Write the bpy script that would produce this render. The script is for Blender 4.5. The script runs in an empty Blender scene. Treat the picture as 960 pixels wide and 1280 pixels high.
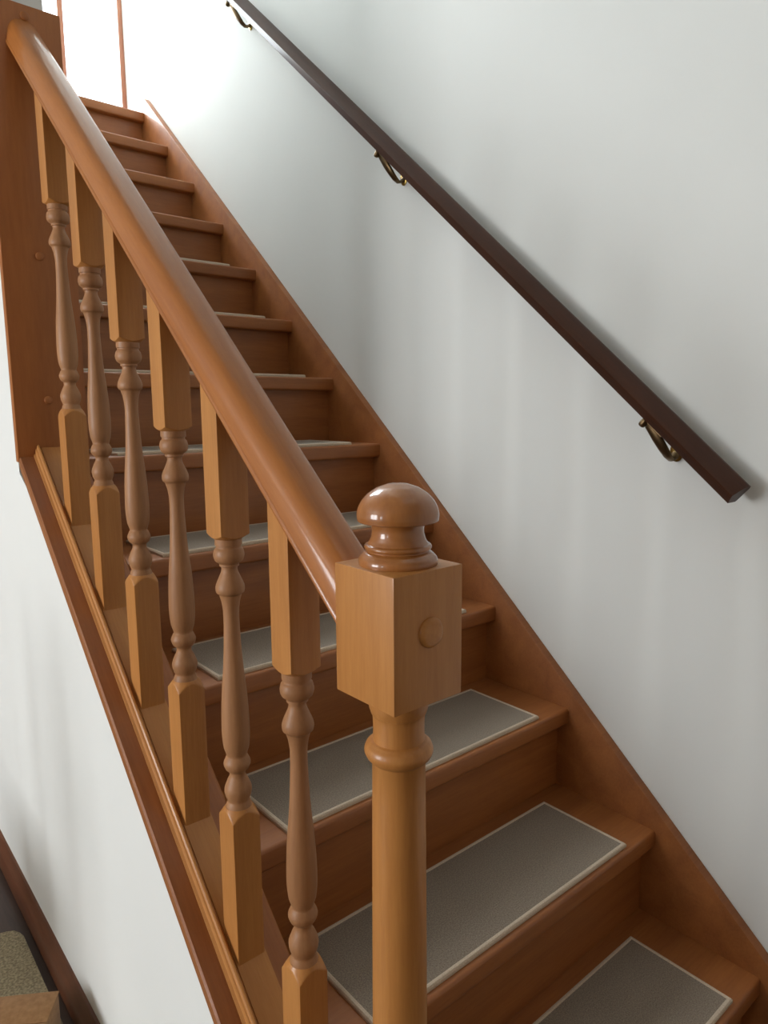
import bpy, bmesh, math, random
from mathutils import Matrix, Vector
random.seed(7)
scene = bpy.context.scene
COL = scene.collection

# ------------------------------------------------------------------ camera
F_PX, YAW, PITCH, ROLL = 877.66, 0.70013, -0.14782, -0.0069
CAM = Vector((-1.3615, -0.4695, 1.1229))
fw = Vector((math.sin(YAW)*math.cos(PITCH), math.cos(YAW)*math.cos(PITCH), math.sin(PITCH)))
ri = Vector((math.cos(YAW), -math.sin(YAW), 0)); up = ri.cross(fw)
r2 = ri*math.cos(ROLL) + up*math.sin(ROLL); u2 = up*math.cos(ROLL) - ri*math.sin(ROLL)
cd = bpy.data.cameras.new('camera'); cam = bpy.data.objects.new('camera', cd); COL.objects.link(cam)
cd.sensor_fit = 'VERTICAL'; cd.sensor_height = 36.0; cd.lens = F_PX/1280*36.0
cd.clip_start = 0.02
m = Matrix((r2, u2, -fw)).transposed().to_4x4(); m.translation = CAM
cam.matrix_world = m
scene.camera = cam

# ------------------------------------------------------------------ light
w = bpy.data.worlds.new('sky'); scene.world = w; w.use_nodes = True
bg = w.node_tree.nodes['Background']; bg.inputs[0].default_value = (0.86, 0.93, 1.0, 1); bg.inputs[1].default_value = 3.0

def area(name, loc, direction, sx, sy, energy, color):
    l = bpy.data.lights.new(name, 'AREA'); l.shape = 'RECTANGLE'; l.size = sx; l.size_y = sy
    l.energy = energy; l.color = color
    o = bpy.data.objects.new(name, l); COL.objects.link(o); o.location = loc
    o.rotation_euler = Vector(direction).to_track_quat('-Z', 'Z').to_euler()
    return o
# daylight outside each window of the place
area('daylight_landing_window', (-0.43, 3.62, 3.62), (0, -1, 0), 0.86, 2.3, 126, (0.88, 0.965, 1.0))
area('daylight_narrow_window', (-4.66, -0.15, 1.25), (1, 0, 0), 0.36, 1.5, 30, (0.78, 0.91, 1.0))
area('daylight_wide_window', (-4.66, 1.45, 1.30), (1, 0, 0), 1.8, 1.4, 155, (0.965, 0.99, 1.0))

vs = scene.view_settings
vs.view_transform = 'Standard'; vs.look = 'None'; vs.gamma = 1.0; vs.use_curve_mapping = False
vs.exposure = 0.0

# ------------------------------------------------------------------ measures (metres)
G, R = 0.2329, 0.203            # going and rise of one step
SL = R/G; ANG = math.atan(SL); CA, SA = math.cos(ANG), math.sin(ANG)
FLOOR = -0.203
WALL_X = 0.025                  # face of the long white wall
SIDE_X = -0.994                 # face of the wall under the stairs
NT = 13

# ------------------------------------------------------------------ materials
def srgb(r, g, b):
    f = lambda c: (c/255/12.92) if c/255 <= 0.04045 else ((c/255+0.055)/1.055)**2.4
    return (f(r), f(g), f(b), 1)
def newmat(name):
    mt = bpy.data.materials.new(name); mt.use_nodes = True
    nt = mt.node_tree; b = nt.nodes['Principled BSDF']
    return mt, nt, b
def wood(name, light, dark, axis, rough=0.5, coat=0.25, crough=0.16, spec=0.35, stretch=14.0, scale=9.0, bump=0.04, grain=1.0):
    mt, nt, b = newmat(name); N, L = nt.nodes.new, nt.links.new
    tc = N('ShaderNodeTexCoord'); oi = N('ShaderNodeObjectInfo')
    add = N('ShaderNodeVectorMath'); add.operation = 'ADD'
    mul = N('ShaderNodeVectorMath'); mul.operation = 'SCALE'; mul.inputs['Scale'].default_value = 7.0
    comb = N('ShaderNodeCombineXYZ')
    for k in range(3): L(oi.outputs['Random'], comb.inputs[k])
    L(comb.outputs[0], mul.inputs[0]); L(tc.outputs['Object'], add.inputs[0]); L(mul.outputs[0], add.inputs[1])
    mp = N('ShaderNodeMapping'); s = [scale]*3; s['XYZ'.index(axis)] = scale/stretch
    mp.inputs['Scale'].default_value = s; L(add.outputs[0], mp.inputs[0])
    n1 = N('ShaderNodeTexNoise'); n1.inputs['Scale'].default_value = 2.2; n1.inputs['Detail'].default_value = 4
    n1.inputs['Distortion'].default_value = 0.6; L(mp.outputs[0], n1.inputs[0])
    n2 = N('ShaderNodeTexNoise'); n2.inputs['Scale'].default_value = 22.0; n2.inputs['Detail'].default_value = 6
    n2.inputs['Roughness'].default_value = 0.7; L(mp.outputs[0], n2.inputs[0])
    mixf = N('ShaderNodeMath'); mixf.operation = 'MULTIPLY_ADD'; mixf.inputs[1].default_value = 0.45
    sc = N('ShaderNodeMath'); sc.operation = 'MULTIPLY'; sc.inputs[1].default_value = 0.55
    L(n1.outputs[0], sc.inputs[0]); L(n2.outputs[0], mixf.inputs[0]); L(sc.outputs[0], mixf.inputs[2])
    cr = N('ShaderNodeValToRGB'); e = cr.color_ramp.elements
    h = 0.20*grain
    e[0].position = 0.5 - 0.16; e[1].position = 0.5 + 0.16
    e[0].color = dark; e[1].color = light
    L(mixf.outputs[0], cr.inputs[0]); L(cr.outputs[0], b.inputs['Base Color'])
    b.inputs['Roughness'].default_value = rough
    b.inputs['Coat Weight'].default_value = coat; b.inputs['Coat Roughness'].default_value = crough; b.inputs['Specular IOR Level'].default_value = spec
    bp = N('ShaderNodeBump'); bp.inputs['Strength'].default_value = bump; bp.inputs['Distance'].default_value = 0.002
    L(n2.outputs[0], bp.inputs['Height']); L(bp.outputs[0], b.inputs['Normal'])
    return mt
OAK_L, OAK_D = srgb(190, 130, 68), srgb(166, 107, 51)
TRD_L, TRD_D = srgb(162, 100, 51), srgb(134, 78, 38)
M = {}
for ax in 'XYZ':
    M['wood'+ax] = wood('varnished wood '+ax, OAK_L, OAK_D, ax)
    M['step'+ax] = wood('reddish step wood '+ax, TRD_L, TRD_D, ax, rough=0.5)
    M['dark'+ax] = wood('dark stained rail wood '+ax, srgb(74, 42, 26), srgb(54, 30, 19), ax, rough=0.5, coat=0.15, spec=0.15)
M['turn'] = wood('turned wood with dull varnish', srgb(168, 120, 80), srgb(144, 98, 61), 'Z', rough=0.55, coat=0.06)
M['board'] = wood('wide board wood', srgb(172, 106, 54), srgb(150, 88, 42), 'Z', rough=0.5, coat=0.1, stretch=9, scale=6)
M['rail'] = wood('handrail wood', srgb(176, 110, 52), srgb(154, 90, 38), 'Y', rough=0.55, coat=0.55, crough=0.12, spec=0.25)
M['skirt'] = wood('dark skirting wood', srgb(104, 62, 40), srgb(78, 44, 28), 'Y', rough=0.45)
M['floor'] = wood('dark floor wood', srgb(84, 64, 54), srgb(56, 42, 38), 'Y', rough=0.5, scale=5)
M['frame'] = wood('window frame wood', srgb(176, 120, 92), srgb(150, 96, 70), 'Z', rough=0.5)

def paint(name, col, bump=0.05, rough=0.85):
    mt, nt, b = newmat(name); N, L = nt.nodes.new, nt.links.new
    tc = N('ShaderNodeTexCoord')
    n = N('ShaderNodeTexNoise'); n.inputs['Scale'].default_value = 2.3; n.inputs['Detail'].default_value = 5
    L(tc.outputs['Object'], n.inputs[0])
    cr = N('ShaderNodeValToRGB'); e = cr.color_ramp.elements
    e[0].position = 0.3; e[1].position = 0.7
    e[0].color = tuple(c*0.965 for c in col[:3])+(1,); e[1].color = col
    L(n.outputs[0], cr.inputs[0]); L(cr.outputs[0], b.inputs['Base Color'])
    n2 = N('ShaderNodeTexNoise'); n2.inputs['Scale'].default_value = 55; n2.inputs['Detail'].default_value = 4
    L(tc.outputs['Object'], n2.inputs[0])
    bp = N('ShaderNodeBump'); bp.inputs['Strength'].default_value = bump; bp.inputs['Distance'].default_value = 0.004
    L(n2.outputs[0], bp.inputs['Height']); L(bp.outputs[0], b.inputs['Normal'])
    b.inputs['Roughness'].default_value = rough; b.inputs['Specular IOR Level'].default_value = 0.25
    return mt
M['wall'] = paint('white wall paint', srgb(226, 227, 224))
M['room'] = paint('beige room paint', srgb(216, 198, 172))
M['ceiling'] = paint('ceiling paint', srgb(225, 222, 214))

def fabric(name, c1, c2, scale=420, bump=0.5):
    mt, nt, b = newmat(name); N, L = nt.nodes.new, nt.links.new
    tc = N('ShaderNodeTexCoord')
    n = N('ShaderNodeTexNoise'); n.inputs['Scale'].default_value = scale; n.inputs['Detail'].default_value = 3
    L(tc.outputs['Object'], n.inputs[0])
    cr = N('ShaderNodeValToRGB'); e = cr.color_ramp.elements
    e[0].position = 0.35; e[1].position = 0.68; e[0].color = c1; e[1].color = c2
    L(n.outputs[0], cr.inputs[0]); L(cr.outputs[0], b.inputs['Base Color'])
    bp = N('ShaderNodeBump'); bp.inputs['Strength'].default_value = bump; bp.inputs['Distance'].default_value = 0.003
    L(n.outputs[0], bp.inputs['Height']); L(bp.outputs[0], b.inputs['Normal'])
    b.inputs['Roughness'].default_value = 0.95; b.inputs['Specular IOR Level'].default_value = 0.1
    b.inputs['Sheen Weight'].default_value = 0.2
    return mt
M['pile'] = fabric('grey mat pile', srgb(118, 104, 90), srgb(150, 136, 120))
M['edge'] = fabric('beige bound edge', srgb(184, 164, 142), srgb(206, 188, 166), 600, 0.3)
M['rug'] = fabric('beige speckled rug', srgb(120, 108, 84), srgb(168, 154, 122), 180, 0.6)
M['card'] = fabric('brown cardboard', srgb(140, 102, 64), srgb(156, 116, 76), 90, 0.05)

def metal(name, col, rough):
    mt, nt, b = newmat(name)
    n = nt.nodes.new('ShaderNodeTexNoise'); n.inputs['Scale'].default_value = 60
    cr = nt.nodes.new('ShaderNodeValToRGB'); e = cr.color_ramp.elements
    e[0].color = tuple(c*0.75 for c in col[:3])+(1,); e[1].color = col
    nt.links.new(n.outputs[0], cr.inputs[0]); nt.links.new(cr.outputs[0], b.inputs['Base Color'])
    b.inputs['Metallic'].default_value = 1; b.inputs['Roughness'].default_value = rough
    return mt
M['brass'] = metal('aged brass', srgb(178, 150, 84), 0.3)
M['bronze'] = metal('dark bronze', srgb(112, 92, 66), 0.38)

def glassmat():
    mt, nt, b = newmat('clear window glass'); N, L = nt.nodes.new, nt.links.new
    nt.nodes.remove(b); out = nt.nodes['Material Output']
    t = N('ShaderNodeBsdfTransparent'); gl = N('ShaderNodeBsdfGlossy'); gl.inputs['Roughness'].default_value = 0.02
    mx = N('ShaderNodeMixShader'); mx.inputs[0].default_value = 0.06
    L(t.outputs[0], mx.inputs[1]); L(gl.outputs[0], mx.inputs[2]); L(mx.outputs[0], out.inputs[0])
    return mt
M['glass'] = glassmat()

# ------------------------------------------------------------------ helpers
def tag(o, label, cat=None, group=None, kind=None):
    o['label'] = label
    if cat: o['category'] = cat
    if group: o['group'] = group
    if kind: o['kind'] = kind
    return o
def empty(name, loc, label, cat, group=None):
    o = bpy.data.objects.new(name, None); COL.objects.link(o); o.location = loc
    o.empty_display_size = 0.05
    return tag(o, label, cat, group)
def finish(name, bm, mat, parent=None, loc=(0, 0, 0), rot=(0, 0, 0), smooth=True, ang=35):
    bmesh.ops.recalc_face_normals(bm, faces=bm.faces)
    me = bpy.data.meshes.new(name); bm.to_mesh(me); bm.free()
    me.materials.append(mat)
    if smooth:
        me.shade_smooth(); me.set_sharp_from_angle(angle=math.radians(ang))
    return link(name, me, parent, loc, rot)
def link(name, me, parent=None, loc=(0, 0, 0), rot=(0, 0, 0)):
    """loc/rot in world space; a child keeps that place under its parent"""
    o = bpy.data.objects.new(name, me); COL.objects.link(o)
    o.location = loc; o.rotation_euler = rot
    if parent is not None:
        bpy.context.view_layer.update()
        o.parent = parent; o.matrix_parent_inverse = parent.matrix_world.inverted()
    return o
def addbox(bm, a, b, bev=0.0, seg=2):
    g = bmesh.ops.create_cube(bm, size=1.0); vs_ = g['verts']
    for v in vs_:
        for k in range(3):
            v.co[k] = (a[k]+b[k])/2 + v.co[k]*(b[k]-a[k])
    if bev:
        es = list({e for v in vs_ for e in v.link_edges})
        bmesh.ops.bevel(bm, geom=es, offset=bev, segments=seg, profile=0.6, affect='EDGES')
    return vs_
def box(name, a, b, mat, parent=None, bev=0.0, seg=2):
    """box between two world corners, object origin at its bottom centre"""
    c = ((a[0]+b[0])/2, (a[1]+b[1])/2, a[2])
    bm = bmesh.new(); addbox(bm, [a[k]-c[k] for k in range(3)], [b[k]-c[k] for k in range(3)], bev, seg)
    return finish(name, bm, mat, parent, c)
def slope_local(x, Y, Z):
    return Vector((x, Y*CA + Z*SA, -Y*SA + Z*CA))
def slope_extrude(name, prof, Y0, Y1, mat, parent=None, plumb=True):
    """prof: closed list of (x, n), n measured square to the stair slope; plumb end cuts at Y0 and Y1"""
    bm = bmesh.new(); rings = []
    for Y in (Y0, Y1):
        ring = []
        for x, n in prof:
            if plumb: co = slope_local(x, Y, SL*Y + n/CA)
            else: co = Vector((x, Y/CA, n))
            ring.append(bm.verts.new(co))
        rings.append(ring)
    k = len(prof)
    for i in range(k):
        bm.faces.new((rings[0][i], rings[0][(i+1) % k], rings[1][(i+1) % k], rings[1][i]))
    bm.faces.new(rings[0]); bm.faces.new(rings[1][::-1])
    return finish(name, bm, mat, parent, (0, 0, 0), (ANG, 0, 0), ang=30)
def plate_yz(name, pts, x0, x1, mat, parent=None, bev=0.0):
    """polygon of (Y, Z) with thickness from x0 to x1"""
    bm = bmesh.new()
    a = [bm.verts.new((x0, y, z)) for y, z in pts]; b = [bm.verts.new((x1, y, z)) for y, z in pts]
    k = len(pts)
    bm.faces.new(a); bm.faces.new(b[::-1])
    for i in range(k): bm.faces.new((a[i], a[(i+1) % k], b[(i+1) % k], b[i]))
    if bev: bmesh.ops.bevel(bm, geom=list(bm.edges), offset=bev, segments=2, profile=0.6, affect='EDGES')
    return finish(name, bm, mat, parent)
def lathe(bm, rows, c=(0, 0, 0), n=40, half=None, round_=0.0015):
    """turned solid round Z; with half, the section is cut to a square of that half width"""
    lim = (half*math.sqrt(2) - round_) if half else None
    rings = []
    for z, r in rows:
        ring = []
        for k in range(n):
            t = 2*math.pi*k/n; rr = r
            if half: rr = min(r, half/max(abs(math.cos(t)), abs(math.sin(t))), lim)
            ring.append(bm.verts.new((c[0]+rr*math.cos(t), c[1]+rr*math.sin(t), c[2]+z)))
        rings.append(ring)
    for a, b in zip(rings, rings[1:]):
        for k in range(n): bm.faces.new((a[k], a[(k+1) % n], b[(k+1) % n], b[k]))
    bm.faces.new(rings[0][::-1]); bm.faces.new(rings[-1])
def smooth_rows(keys, n=3):
    """Catmull-Rom through (z, r); a key with a third entry 's' is a sharp break"""
    out = []
    for i in range(len(keys)-1):
        p1, p2 = keys[i], keys[i+1]
        p0 = keys[i-1] if i > 0 and len(p1) < 3 else p1
        p3 = keys[i+2] if i+2 < len(keys) and len(p2) < 3 else p2
        for k in range(n):
            t = k/n
            f = lambda a, b, c, d: 0.5*((2*b)+(-a+c)*t+(2*a-5*b+4*c-d)*t*t+(-a+3*b-3*c+d)*t**3)
            out.append((p1[0]+(p2[0]-p1[0])*t, f(p0[1], p1[1], p2[1], p3[1])))
    out.append(keys[-1][:2]); return out
def struct(o, label, cat): return tag(o, label, cat, kind='structure')

# ------------------------------------------------------------------ the setting
X0, Y0r, Y1r, CEIL, TOP = -4.5, -2.5, 5.2, 2.20, 4.9
struct(box('floor', (X0-0.3, Y0r-0.2, FLOOR-0.1), (WALL_X+0.2, Y1r+0.2, FLOOR), M['floor']), 'dark brown wooden floor beside the stairs', 'floor')
struct(box('wall_right', (WALL_X, Y0r-0.2, FLOOR), (WALL_X+0.15, 3.12, TOP), M['wall']), 'long white painted wall beside the stairs', 'wall')
# wall under the stairs and the full-height wall behind the wood board
plw = plate_yz('wall_left', [(0.05, FLOOR), (Y1r, FLOOR), (Y1r, TOP), (1.168, TOP), (1.168, 0.99), (1.10, SL*1.10-0.005), (0.05, SL*0.05-0.005)],
               SIDE_X, -0.88, M['wall'])
struct(plw, 'white painted wall below the stair balustrade', 'wall')
def ceiling_and_back():
    bm = bmesh.new()
    addbox(bm, (X0, Y0r, CEIL), (SIDE_X, Y1r, CEIL+0.2)); addbox(bm, (SIDE_X, Y0r, CEIL), (WALL_X, -0.55, CEIL+0.2))
    struct(finish('ceiling', bm, M['ceiling'], smooth=False), 'white ceiling of the lower room', 'ceiling')
    bm = bmesh.new()
    addbox(bm, (SIDE_X-0.1, -0.65, CEIL+0.2), (SIDE_X, 1.168, TOP)); addbox(bm, (SIDE_X-0.1, -0.75, CEIL+0.2), (WALL_X, -0.65, TOP))
    struct(finish('wall_upper', bm, M['wall'], smooth=False), 'white walls round the upper stairwell', 'wall')
    struct(box('ceiling_stairwell', (SIDE_X-0.1, -0.75, TOP), (WALL_X+0.15, 3.12, TOP+0.1), M['ceiling']), 'white ceiling above the stairwell', 'ceiling')
    struct(box('wall_back', (X0, Y0r-0.15, FLOOR), (WALL_X, Y0r, CEIL), M['room']), 'beige wall behind the photographer', 'wall')
    struct(box('wall_far', (X0, Y1r, FLOOR), (SIDE_X, Y1r+0.15, CEIL), M['room']), 'beige far wall of the lower room', 'wall')
ceiling_and_back()
WINS = [(-0.33, 0.03, 0.5, 2.0), (0.55, 2.35, 0.6, 2.0)]
bm = bmesh.new(); y = Y0r-0.15
for (a, b, z0, z1) in WINS:
    addbox(bm, (X0-0.15, y, FLOOR), (X0, a, CEIL)); addbox(bm, (X0-0.15, a, FLOOR), (X0, b, z0)); addbox(bm, (X0-0.15, a, z1), (X0, b, CEIL)); y = b
addbox(bm, (X0-0.15, y, FLOOR), (X0, Y1r+0.15, CEIL))
struct(finish('wall_window_side', bm, M['room'], smooth=False), 'beige wall with windows across the room', 'wall')
for i, (a, b, z0, z1) in enumerate(WINS):
    bm = bmesh.new(); t = 0.04
    for p, q in (((a, z0), (a+t, z1)), ((b-t, z0), (b, z1)), ((a, z0), (b, z0+t)), ((a, z1-t), (b, z1))):
        addbox(bm, (X0-0.11, p[0], p[1]), (X0-0.04, q[0], q[1]))
    if b-a > 1: addbox(bm, (X0-0.10, (a+b)/2-0.025, z0), (X0-0.05, (a+b)/2+0.025, z1))
    o = finish('window_%d' % (i+1), bm, M['frame'], smooth=False)
    struct(o, ['narrow tall timber window across the room', 'wide two-light timber window across the room'][i], 'window')
    box('pane', (X0-0.08, a+t, z0+t), (X0-0.075, b-t, z1-t), M['glass'], o)
# skirting board of the wall under the stairs
sk = [(SIDE_X+0.001, FLOOR+0.004), (SIDE_X-0.021, FLOOR+0.004), (SIDE_X-0.021, FLOOR+0.052), (SIDE_X-0.017, FLOOR+0.060), (SIDE_X-0.010, FLOOR+0.070), (SIDE_X-0.006, FLOOR+0.080), (SIDE_X+0.001, FLOOR+0.082)]
bm = bmesh.new(); rr = [[bm.verts.new((x, y, z)) for x, z in sk] for y in (0.12, Y1r-0.01)]
for i in range(len(sk)): bm.faces.new((rr[0][i], rr[0][(i+1) % len(sk)], rr[1][(i+1) % len(sk)], rr[1][i]))
bm.faces.new(rr[0]); bm.faces.new(rr[1][::-1])
struct(finish('baseboard_left', bm, M['skirt']), 'dark brown wooden skirting board below the white wall', 'skirting board')
# landing with its tall glazed screen
LZ = 12*R
struct(box('floor_landing', (-0.88, 2.86, LZ-0.10), (WALL_X, 3.14, LZ-0.002), M['stepX']), 'wooden floor of the upper landing', 'floor')
bm = bmesh.new()
for a, b in (((-0.879, LZ), (-0.852, 4.6)), ((-0.266, LZ), (-0.243, 4.6)), ((0.003, LZ), (0.0245, 4.6)), ((-0.879, 4.56), (0.0245, 4.6))):
    addbox(bm, (a[0], 3.05, a[1]), (b[0], 3.09, b[1]))
win = finish('window_3', bm, M['frame'], smooth=False)
struct(win, 'bright tall window with slim timber bars at the stair top', 'window')
for a, b in ((-0.852, -0.266), (-0.243, 0.003)):
    box('pane', (a, 3.068, LZ), (b, 3.073, 4.56), M['glass'], win)
struct(box('wall_above_window', (-0.88, 3.05, 4.6), (WALL_X, 3.12, TOP), M['wall']), 'white wall above the landing window', 'wall')

# ------------------------------------------------------------------ staircase
stair = empty('staircase', (-0.43, 0.0, FLOOR), 'straight closed-riser wooden staircase rising along the white wall', 'staircase')
XL, XR = -0.872, 0.0
def tread_mesh(name, depth, x0, x1, th=0.04):
    bm = bmesh.new()
    addbox(bm, (x0, 0.0, -th), (x1, depth, 0.0))
    es = [e for e in bm.edges if all(abs(v.co.y) < 1e-6 for v in e.verts) and abs(e.verts[0].co.z-e.verts[1].co.z) < 1e-6]
    bmesh.ops.bevel(bm, geom=es, offset=0.007, segments=4, profile=0.5, affect='EDGES')
    bmesh.ops.recalc_face_normals(bm, faces=bm.faces)
    me = bpy.data.meshes.new(name); bm.to_mesh(me); bm.free(); me.materials.append(M['stepX'])
    me.shade_smooth(); me.set_sharp_from_angle(angle=math.radians(35)); return me
XM = (XL+XR)/2; HW = (XR-XL)/2
tm = tread_mesh('tread', G+0.048, -HW-0.004, HW+0.004)
for i in range(NT):
    link('tread', tm, stair, (XM, i*G, i*R))
bm = bmesh.new(); addbox(bm, (-HW-0.004, 0, 0), (HW+0.004, 0.018, R-0.04))
rm = bpy.data.meshes.new('riser'); bmesh.ops.recalc_face_normals(bm, faces=bm.faces); bm.to_mesh(rm); bm.free(); rm.materials.append(M['stepX'])
for i in range(NT):
    link('riser', rm, stair, (XM, i*G+0.030, (i-1)*R))
# string against the white wall
top = 0.044
ys = 2.788
s = plate_yz('stair_string', [(-0.135, FLOOR), (0.28, FLOOR), (ys+0.16, SL*(ys+0.16)-0.30), (ys+0.25, LZ-0.05), (ys+0.25, 2.492), (ys, 2.492), (-0.135, SL*-0.135+top)],
             0.0, WALL_X-0.0005, M['stepX'], stair, bev=0.002)
# string, capping board on the side wall
s2 = slope_extrude('stair_string', [(-0.8795, -0.235), (XL, -0.235), (XL, 0.003), (-0.8795, 0.003)], 0.084, 1.145, M['stepY'], stair)
s3 = plate_yz('stair_string', [(1.168, SL*1.168-0.30), (ys+0.25, SL*(ys+0.25)-0.30), (ys+0.25, 2.46), (ys, 2.46), (1.168, SL*1.168+0.02)], -0.8795, XL, M['stepX'], stair)
cap_top = 0.027*CA
slope_extrude('capping_board', [(-0.998, cap_top-0.017), (XL+0.001, cap_top-0.017), (XL+0.003, cap_top-0.013), (XL+0.003, cap_top-0.003), (XL, cap_top), (-0.995, cap_top), (-0.998, cap_top-0.003)],
              0.0845, 1.145, M['stepY'], stair)

# ------------------------------------------------------------------ balustrade
bal = empty('stair_balustrade', (-0.93, 0.04, 0.0), 'varnished wooden balustrade with turned balusters and domed newel post', 'balustrade')
n0 = cap_top; n1 = 0.046*CA
slope_extrude('base_rail', [(-0.969, n0-0.002), (-0.905, n0-0.002), (-0.907, n1), (-0.953, n1), (-0.9535, n1-0.002), (-0.9555, n1-0.002), (-0.956, n1+0.003), (-0.9585, n1+0.005), (-0.961, n1+0.004),
              (-0.9625, n1+0.0015), (-0.9625, n1-0.001), (-0.9645, n1-0.002), (-0.9655, n1-0.0045), (-0.9655, n0+0.005), (-0.969, n0+0.003)],
              0.085, 1.1445, M['woodY'], bal)
RX = -0.925; rb = 0.627
half = [(0.018, -0.006), (0.0185, -0.0005), (0.0280, -0.0005), (0.0315, 0.0001), (0.0338, 0.0018), (0.0347, 0.0044), (0.0341, 0.0070), (0.0327, 0.0086), (0.0324, 0.0110), (0.0315, 0.0165), (0.0297, 0.0228), (0.0270, 0.0288), (0.0232, 0.0340), (0.0185, 0.0378), (0.0125, 0.0401), (0.0060, 0.0412)]
prof = [(RX+x, rb+n) for x, n in half] + [(RX, rb+0.0416)] + [(RX-x, rb+n) for x, n in half[::-1]]
slope_extrude('handrail', prof, 0.080, 1.146, M['rail'], bal)

BX, BY, BD, BA = -0.930, 0.2053, 0.158, 0.021
ZU, ZL = 0.816, 0.4306
keys = [(0.000, 0.0180), (0.0020, 0.0180, 's'), (0.0090, 0.0180, 's'), (0.0095, 0.0165, 's'), (0.0120, 0.0165, 's'), (0.0150, 0.0190), (0.0225, 0.0205), (0.0300, 0.0185), (0.0345, 0.0130, 's'), (0.0375, 0.0130, 's'), (0.0385, 0.0108, 's'),
        (0.0430, 0.0106), (0.0510, 0.0135), (0.0620, 0.0182), (0.0690, 0.0194), (0.0735, 0.0185, 's'), (0.0765, 0.0150, 's'), (0.0850, 0.0126), (0.1000, 0.0106), (0.1300, 0.0110), (0.1770, 0.0135), (0.2150, 0.0170),
        (0.2500, 0.0188), (0.2760, 0.0190), (0.2940, 0.0172), (0.3055, 0.0138, 's'), (0.3075, 0.0152), (0.3165, 0.0186), (0.3250, 0.0160), (0.3295, 0.0112, 's'), (0.3345, 0.0110, 's'),
        (0.3420, 0.0145), (0.3540, 0.0188), (0.3640, 0.0178), (0.3715, 0.0150, 's'), (0.3745, 0.0162), (0.3860, 0.0195)]
turn_rows = [(-z, r) for z, r in smooth_rows(keys, 3)][::-1]
bm = bmesh.new(); lathe(bm, turn_rows, n=32); bmesh.ops.recalc_face_normals(bm, faces=bm.faces)
bmesh_t = bpy.data.meshes.new('baluster'); bm.to_mesh(bmesh_t); bm.free(); bmesh_t.materials.append(M['turn']); bmesh_t.shade_smooth(); bmesh_t.set_sharp_from_angle(angle=math.radians(40))
def blockmesh(name, rows, mat):
    bm = bmesh.new(); lathe(bm, rows, n=72, half=BA, round_=0.0006); bmesh.ops.recalc_face_normals(bm, faces=bm.faces)
    me = bpy.data.meshes.new(name); bm.to_mesh(me); bm.free(); me.materials.append(mat); me.shade_smooth(); me.set_sharp_from_angle(angle=math.radians(30)); return me
top_len = (rb+0.004)/CA + SL*(BY+0.021) - ZU
ub = blockmesh('upper_block', [(-0.0005 + 0.0075*k/12, 0.0180 + 0.0125*k/12) for k in range(13)] + [(top_len, 0.0305)], M['woodZ'])
bot = (ZL - 0.042) - SL*(BY-BA)
lb = blockmesh('lower_block', [(-bot, 0.0305)] + [(-0.0115 + 0.0165*k/14, 0.0305 - 0.0120*k/14) for k in range(15)], M['woodZ'])
for k in range(6):
    yb = BY + k*BD; dz = SL*k*BD
    t_ = link('baluster', bmesh_t, bal, (BX, yb, ZU+dz))
    link('upper_block', ub, t_, (BX, yb, ZU+dz))
    link('lower_block', lb, t_, (BX, yb, ZL+dz))
# newel post: base, turned column, square block, domed finial, plug
NX, NY, NH = -0.915, 0.0395, 0.0447
BZ0, BZ1 = 0.8387, 0.9713
kn = [(0.36, 0.034), (0.368, 0.036), (0.385, 0.036), (0.392, 0.030, 's'), (0.398, 0.0300), (0.42, 0.0298), (0.60, 0.0288), (0.765, 0.0275, 's'), (0.767, 0.0295), (0.7705, 0.0330), (0.7770, 0.0355), (0.7835, 0.0335), (0.7870, 0.0295, 's'),
      (0.7885, 0.0265, 's'), (0.800, 0.0262), (0.815, 0.0268), (0.8180, 0.0285, 's'), (0.8235, 0.0302), (0.8300, 0.0310), (0.8400, 0.0315)]
bm = bmesh.new(); lathe(bm, smooth_rows(kn, 4), n=56)
new = finish('newel_post', bm, M['woodZ'], bal, (NX, NY, 0), ang=40)
bm = bmesh.new(); lathe(bm, [(FLOOR, 0.0620), (0.345, 0.0620), (0.352, 0.054), (0.357, 0.046), (0.361, 0.036)], n=64, half=NH)
finish('post_base', bm, M['woodZ'], new, (NX, NY, 0), ang=30)
bm = bmesh.new(); addbox(bm, (-NH, -NH, BZ0), (NH, NH, BZ1), bev=0.0015)
finish('post_block', bm, M['woodZ'], new, (NX, NY, 0), ang=30)
z = BZ1
kf = [(z-0.001, 0.0388), (z+0.003, 0.0392), (z+0.007, 0.0380), (z+0.0115, 0.0335), (z+0.0130, 0.0308, 's'), (z+0.0142, 0.0308, 's'), (z+0.0150, 0.0325), (z+0.0172, 0.0332), (z+0.0192, 0.0322), (z+0.0200, 0.0300, 's'), (z+0.0235, 0.0278), (z+0.0290, 0.0260), (z+0.0350, 0.0256),
      (z+0.0400, 0.0272), (z+0.0415, 0.0300, 's'), (z+0.0418, 0.0380, 's'), (z+0.0430, 0.0398, 's'), (z+0.0480, 0.0404), (z+0.0545, 0.0394), (z+0.0620, 0.0358), (z+0.0690, 0.0295), (z+0.0750, 0.0205), (z+0.0785, 0.0100), (z+0.0792, 0.0008)]
M['finial'] = wood('polished finial wood', srgb(164, 104, 50), srgb(140, 82, 36), 'Z', rough=0.45, coat=0.8, crough=0.08)
bm = bmesh.new(); lathe(bm, smooth_rows(kf, 4), n=56)
finish('finial', bm, M['finial'], new, (NX, NY, 0), ang=40)['label'] = 'polished mushroom-shaped wooden finial'
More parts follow.
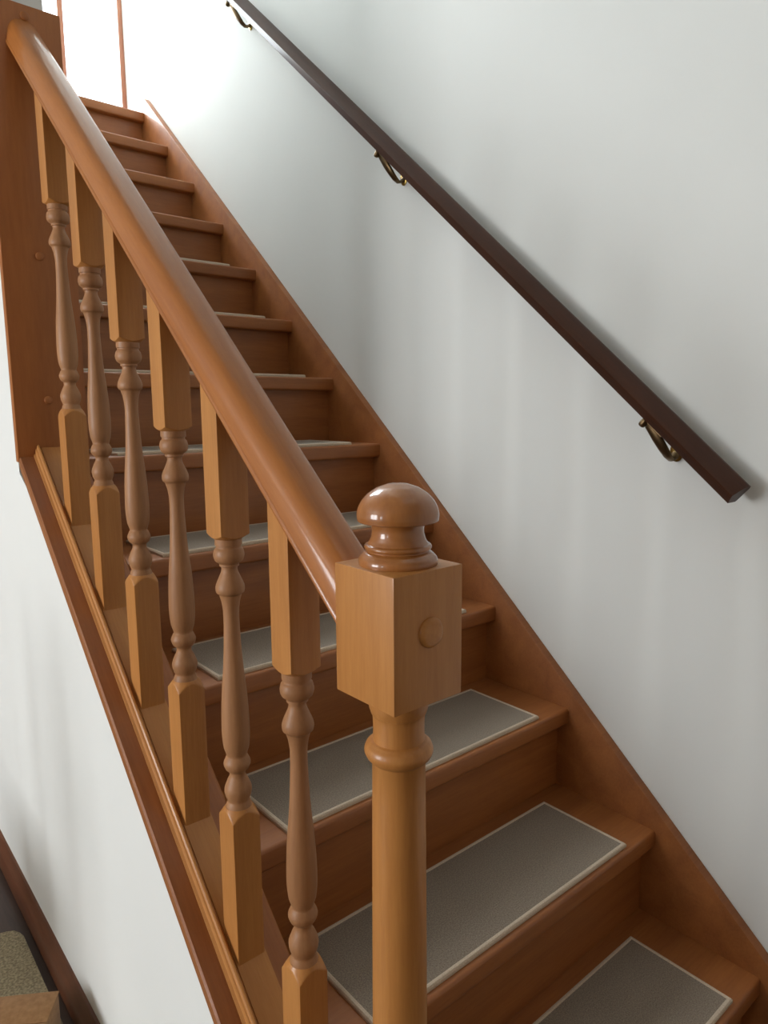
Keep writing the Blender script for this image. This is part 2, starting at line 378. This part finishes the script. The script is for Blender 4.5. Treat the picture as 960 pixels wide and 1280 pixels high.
def plug(parent, loc, r, h, mat='turn'):
    """round domed wooden plug on a face looking towards -Y"""
    bm = bmesh.new()
    lathe(bm, [(-0.002, r), (h*0.35, r), (h*0.7, r*0.93), (h*0.9, r*0.72), (h, r*0.4), (h*1.03, r*0.05)], n=28)
    return finish('wooden_plug', bm, M[mat], parent, loc, (math.pi/2, 0, 0), ang=50)
plug(new, (-0.9135, NY-NH, 0.911), 0.0150, 0.0045, 'woodZ')

# ------------------------------------------------------------------ wood board on the wall end
pan = empty('wall_end_board', (-0.926, 1.157, 1.0), 'tall flat wooden board lining the wall end where the handrail stops', 'wood panel')
box('board', (-0.999, 1.146, 1.014), (-0.854, 1.168, 1.915), M['board'], pan, bev=0.0025)
for x, z in ((-0.927, 1.437), (-0.932, 1.143), (-0.922, 1.893)):
    plug(pan, (x, 1.146, z), 0.0085, 0.005, 'board')

# ------------------------------------------------------------------ carpet mats, one per tread
names = ['lowest', 'second', 'third', 'fourth', 'fifth', 'sixth', 'seventh', 'eighth', 'ninth', 'tenth', 'eleventh', 'twelfth']
MX0, MX1, MY0, MY1, MH = -0.782, -0.098, 0.012, 0.226, 0.007
mcx = (MX0+MX1)/2; mhx = (MX1-MX0)/2
bm = bmesh.new(); addbox(bm, (-mhx+0.007, MY0+0.007, 0.0), (mhx-0.007, MY1-0.007, MH), bev=0.0015)
bmesh.ops.recalc_face_normals(bm, faces=bm.faces)
pm = bpy.data.meshes.new('pile'); bm.to_mesh(pm); bm.free(); pm.materials.append(M['pile'])
bm = bmesh.new()
ring = []
sec = [(0.0, 0.0), (0.0, 0.0050), (0.0020, 0.0078), (0.0055, 0.0082), (0.0085, 0.0068), (0.0085, 0.0)]
for a, z in sec:
    ring.append([bm.verts.new(v) for v in ((-mhx+a, MY0+a, z), (mhx-a, MY0+a, z), (mhx-a, MY1-a, z), (-mhx+a, MY1-a, z))])
for i in range(len(sec)):
    p_, q_ = ring[i], ring[(i+1) % len(sec)]
    for k in range(4): bm.faces.new((p_[k], p_[(k+1) % 4], q_[(k+1) % 4], q_[k]))
bmesh.ops.recalc_face_normals(bm, faces=bm.faces)
em = bpy.data.meshes.new('border'); bm.to_mesh(em); bm.free(); em.materials.append(M['edge'])
def lifted(me):
    # the front right corner of the upper mats curls up a little
    c = me.copy()
    for v in c.vertices:
        d = math.hypot(v.co.x-mhx, v.co.y-MY0)
        if d < 0.03: v.co.z += 0.010*(1-d/0.03)
    return c
pm2, em2 = lifted(pm), lifted(em)
for i, nm in enumerate(names):
    dy = 0.030 if i > 8 else 0.0
    lab = ('grey carpet mat with beige border on the %s tread in view' % nm) if i == 0 else ('grey carpet mat with beige border on the %s tread counted up from the lowest' % nm)
    mt_ = empty('stair_mat', (mcx, i*G+dy+0.12, i*R), lab, 'mat', 'carpet mats on the stair treads')
    rz = random.uniform(-0.004, 0.004)
    mt_.rotation_euler = (0, 0, rz)
    if i > 8: mt_.scale = (1, 1, 0.6)      # worn flatter up here
    for nme, me in (('pile', pm2 if i > 8 else pm), ('border', em2 if i > 8 else em)):
        c = bpy.data.objects.new(nme, me); COL.objects.link(c); c.parent = mt_; c.location = (0, -0.12, 0.0003)
        c['label'] = 'grey carpet pile' if nme == 'pile' else 'beige bound edge strip'

# ------------------------------------------------------------------ dark wall rail with its brackets
wr = empty('wall_handrail', (-0.03, 0.1, 0.9), 'dark brown wooden handrail on brass brackets fixed to white wall', 'handrail')
q0 = 0.642
sec = [(-0.046, 0.0), (-0.016, 0.0), (-0.013, 0.003), (-0.013, 0.036), (-0.018, 0.042), (-0.027, 0.0435), (-0.037, 0.0400), (-0.049, 0.0320), (-0.0595, 0.0235), (-0.0610, 0.0215), (-0.0600, 0.0190)]
prof = [(x, q0+n) for x, n in sec]
y0 = 0.105*CA + 0.943*SA
bm = bmesh.new(); rr = [[bm.verts.new((x, yy, n)) for x, n in prof] for yy in (y0, y0+2.55)]
for i in range(len(prof)): bm.faces.new((rr[0][i], rr[0][(i+1) % len(prof)], rr[1][(i+1) % len(prof)], rr[1][i]))
bm.faces.new(rr[0]); bm.faces.new(rr[1][::-1])
finish('rail', bm, M['darkY'], wr, (0, 0, 0), (ANG, 0, 0), ang=20)
def tube(bm, path, radii, flat=1.0, n=12, side=Vector((0, 1, 0))):
    rings = []
    for i, p in enumerate(path):
        a = path[max(i-1, 0)]; b = path[min(i+1, len(path)-1)]
        t = (Vector(b)-Vector(a)).normalized(); u = side.cross(t).normalized(); v = t.cross(u).normalized()
        rings.append([bm.verts.new(Vector(p)+u*radii[i]*flat*math.cos(2*math.pi*k/n)+v*radii[i]*math.sin(2*math.pi*k/n)) for k in range(n)])
    for a, b in zip(rings, rings[1:]):
        for k in range(n): bm.faces.new((a[k], a[(k+1) % n], b[(k+1) % n], b[k]))
    bm.faces.new(rings[0][::-1]); bm.faces.new(rings[-1])
for yb in (0.244, 1.078, 1.884):
    zb = SL*yb + q0/CA                    # underside of the rail at this point
    bm = bmesh.new()
    path = [(-0.034, yb+0.034, zb+0.026), (-0.033, yb+0.024, zb+0.010), (-0.029, yb+0.014, zb-0.008), (-0.021, yb+0.006, zb-0.026), (-0.010, yb+0.001, zb-0.042), (0.002, yb, zb-0.050), (0.013, yb, zb-0.047), (0.0235, yb, zb-0.036)]
    tube(bm, path, [0.011, 0.011, 0.0115, 0.011, 0.0095, 0.008, 0.0085, 0.0095], flat=0.5)
    br = finish('bracket', bm, M['bronze'], wr, ang=60)
    # strap along the underside of the rail, ending in a round screw boss
    bm = bmesh.new()
    addbox(bm, (-0.042, -0.002, -0.0045), (-0.024, 0.046, -0.0002), bev=0.0015)
    lathe(bm, [(-0.0165, 0.004), (-0.015, 0.0065), (-0.012, 0.0075), (-0.007, 0.0075), (-0.004, 0.0068), (-0.0002, 0.0068)], c=(-0.041, 0.046, 0), n=20)
    finish('strap', bm, M['bronze'], br, (0, yb, zb), (ANG, 0, 0), ang=40)
    # oval rose screwed to the wall
    bm = bmesh.new(); lathe(bm, [(0.0, 0.014), (0.0025, 0.014), (0.0045, 0.0115), (0.0055, 0.008)], n=28)
    for v in bm.verts: v.co.x *= 1.55
    finish('wall_rose', bm, M['brass'], br, (WALL_X, yb, zb-0.034), (0, -math.pi/2, 0), ang=40)

# ------------------------------------------------------------------ things on the floor by the skirting board
# thin rug with one rounded corner
bm = bmesh.new()
pts = [(-1.62, 0.50), (-1.034, 0.50), (-1.034, 1.345), (-1.037, 1.366), (-1.046, 1.382), (-1.062, 1.391), (-1.085, 1.394), (-1.62, 1.394)]
lo = [bm.verts.new((x+1.3, y-0.9, 0.0)) for x, y in pts]; hi = [bm.verts.new((x+1.3, y-0.9, 0.012)) for x, y in pts]
bm.faces.new(lo[::-1]); bm.faces.new(hi)
for i in range(len(pts)): bm.faces.new((lo[i], lo[(i+1) % len(pts)], hi[(i+1) % len(pts)], hi[i]))
bmesh.ops.bevel(bm, geom=[e for e in bm.edges if all(v.co.z > 0.011 for v in e.verts)], offset=0.004, segments=2, affect='EDGES')
tag(finish('rug', bm, M['rug'], None, (-1.3, 0.9, FLOOR+0.0005)), 'beige speckled rug lying on the dark floor beside the skirting board', 'rug')
# cardboard box, one top corner in view
ang = math.atan2(0.061, -0.094)
bx = empty('cardboard_box', (-1.054, 0.938, FLOOR+0.013), 'brown cardboard box standing on the beige rug by the white wall', 'box')
bx.rotation_euler = (0, 0, ang)
def boxpart(name, a, b, bev=0.0015):
    bm = bmesh.new(); addbox(bm, a, b, bev)
    o = finish(name, bm, M['card'], None); o.parent = bx; return o
H = 0.14
boxpart('box_body', (0, 0, 0), (0.20, 0.15, H-0.004))
boxpart('flap', (-0.002, 0.0, H-0.004), (0.202, 0.074, H))
boxpart('flap', (-0.002, 0.076, H-0.004), (0.202, 0.15, H))

# ------------------------------------------------------------------ unseen chair, added for the soft shadow it casts on the white wall
ch = empty('shadow_chair', (-1.80, 1.35, FLOOR), 'unseen wooden dining chair added to cast a soft shadow on the white wall', 'chair')
cx0, cx1, cy0, cy1, sz = -2.00, -1.60, 1.14, 1.54, FLOOR+0.45
box('seat', (cx0, cy0+0.035, sz-0.03), (cx1, cy1, sz), M['woodY'], ch, bev=0.006)
for x in (cx0, cx1-0.036):
    box('leg', (x, cy0, FLOOR+(0.013 if x > -1.62 else 0.001)), (x+0.036, cy0+0.034, FLOOR+0.97), M['woodZ'], ch, bev=0.004)
    box('leg', (x, cy1-0.045, FLOOR+0.001), (x+0.036, cy1-0.009, sz-0.03), M['woodZ'], ch, bev=0.004)
    box('side_rail', (x+0.006, cy0+0.034, sz-0.085), (x+0.03, cy1-0.045, sz-0.03), M['woodY'], ch)
for z0, z1 in ((0.62, 0.70), (0.86, 0.955)):
    box('back_slat', (cx0+0.036, cy0+0.008, FLOOR+z0), (cx1-0.036, cy0+0.026, FLOOR+z1), M['woodX'], ch, bev=0.003)
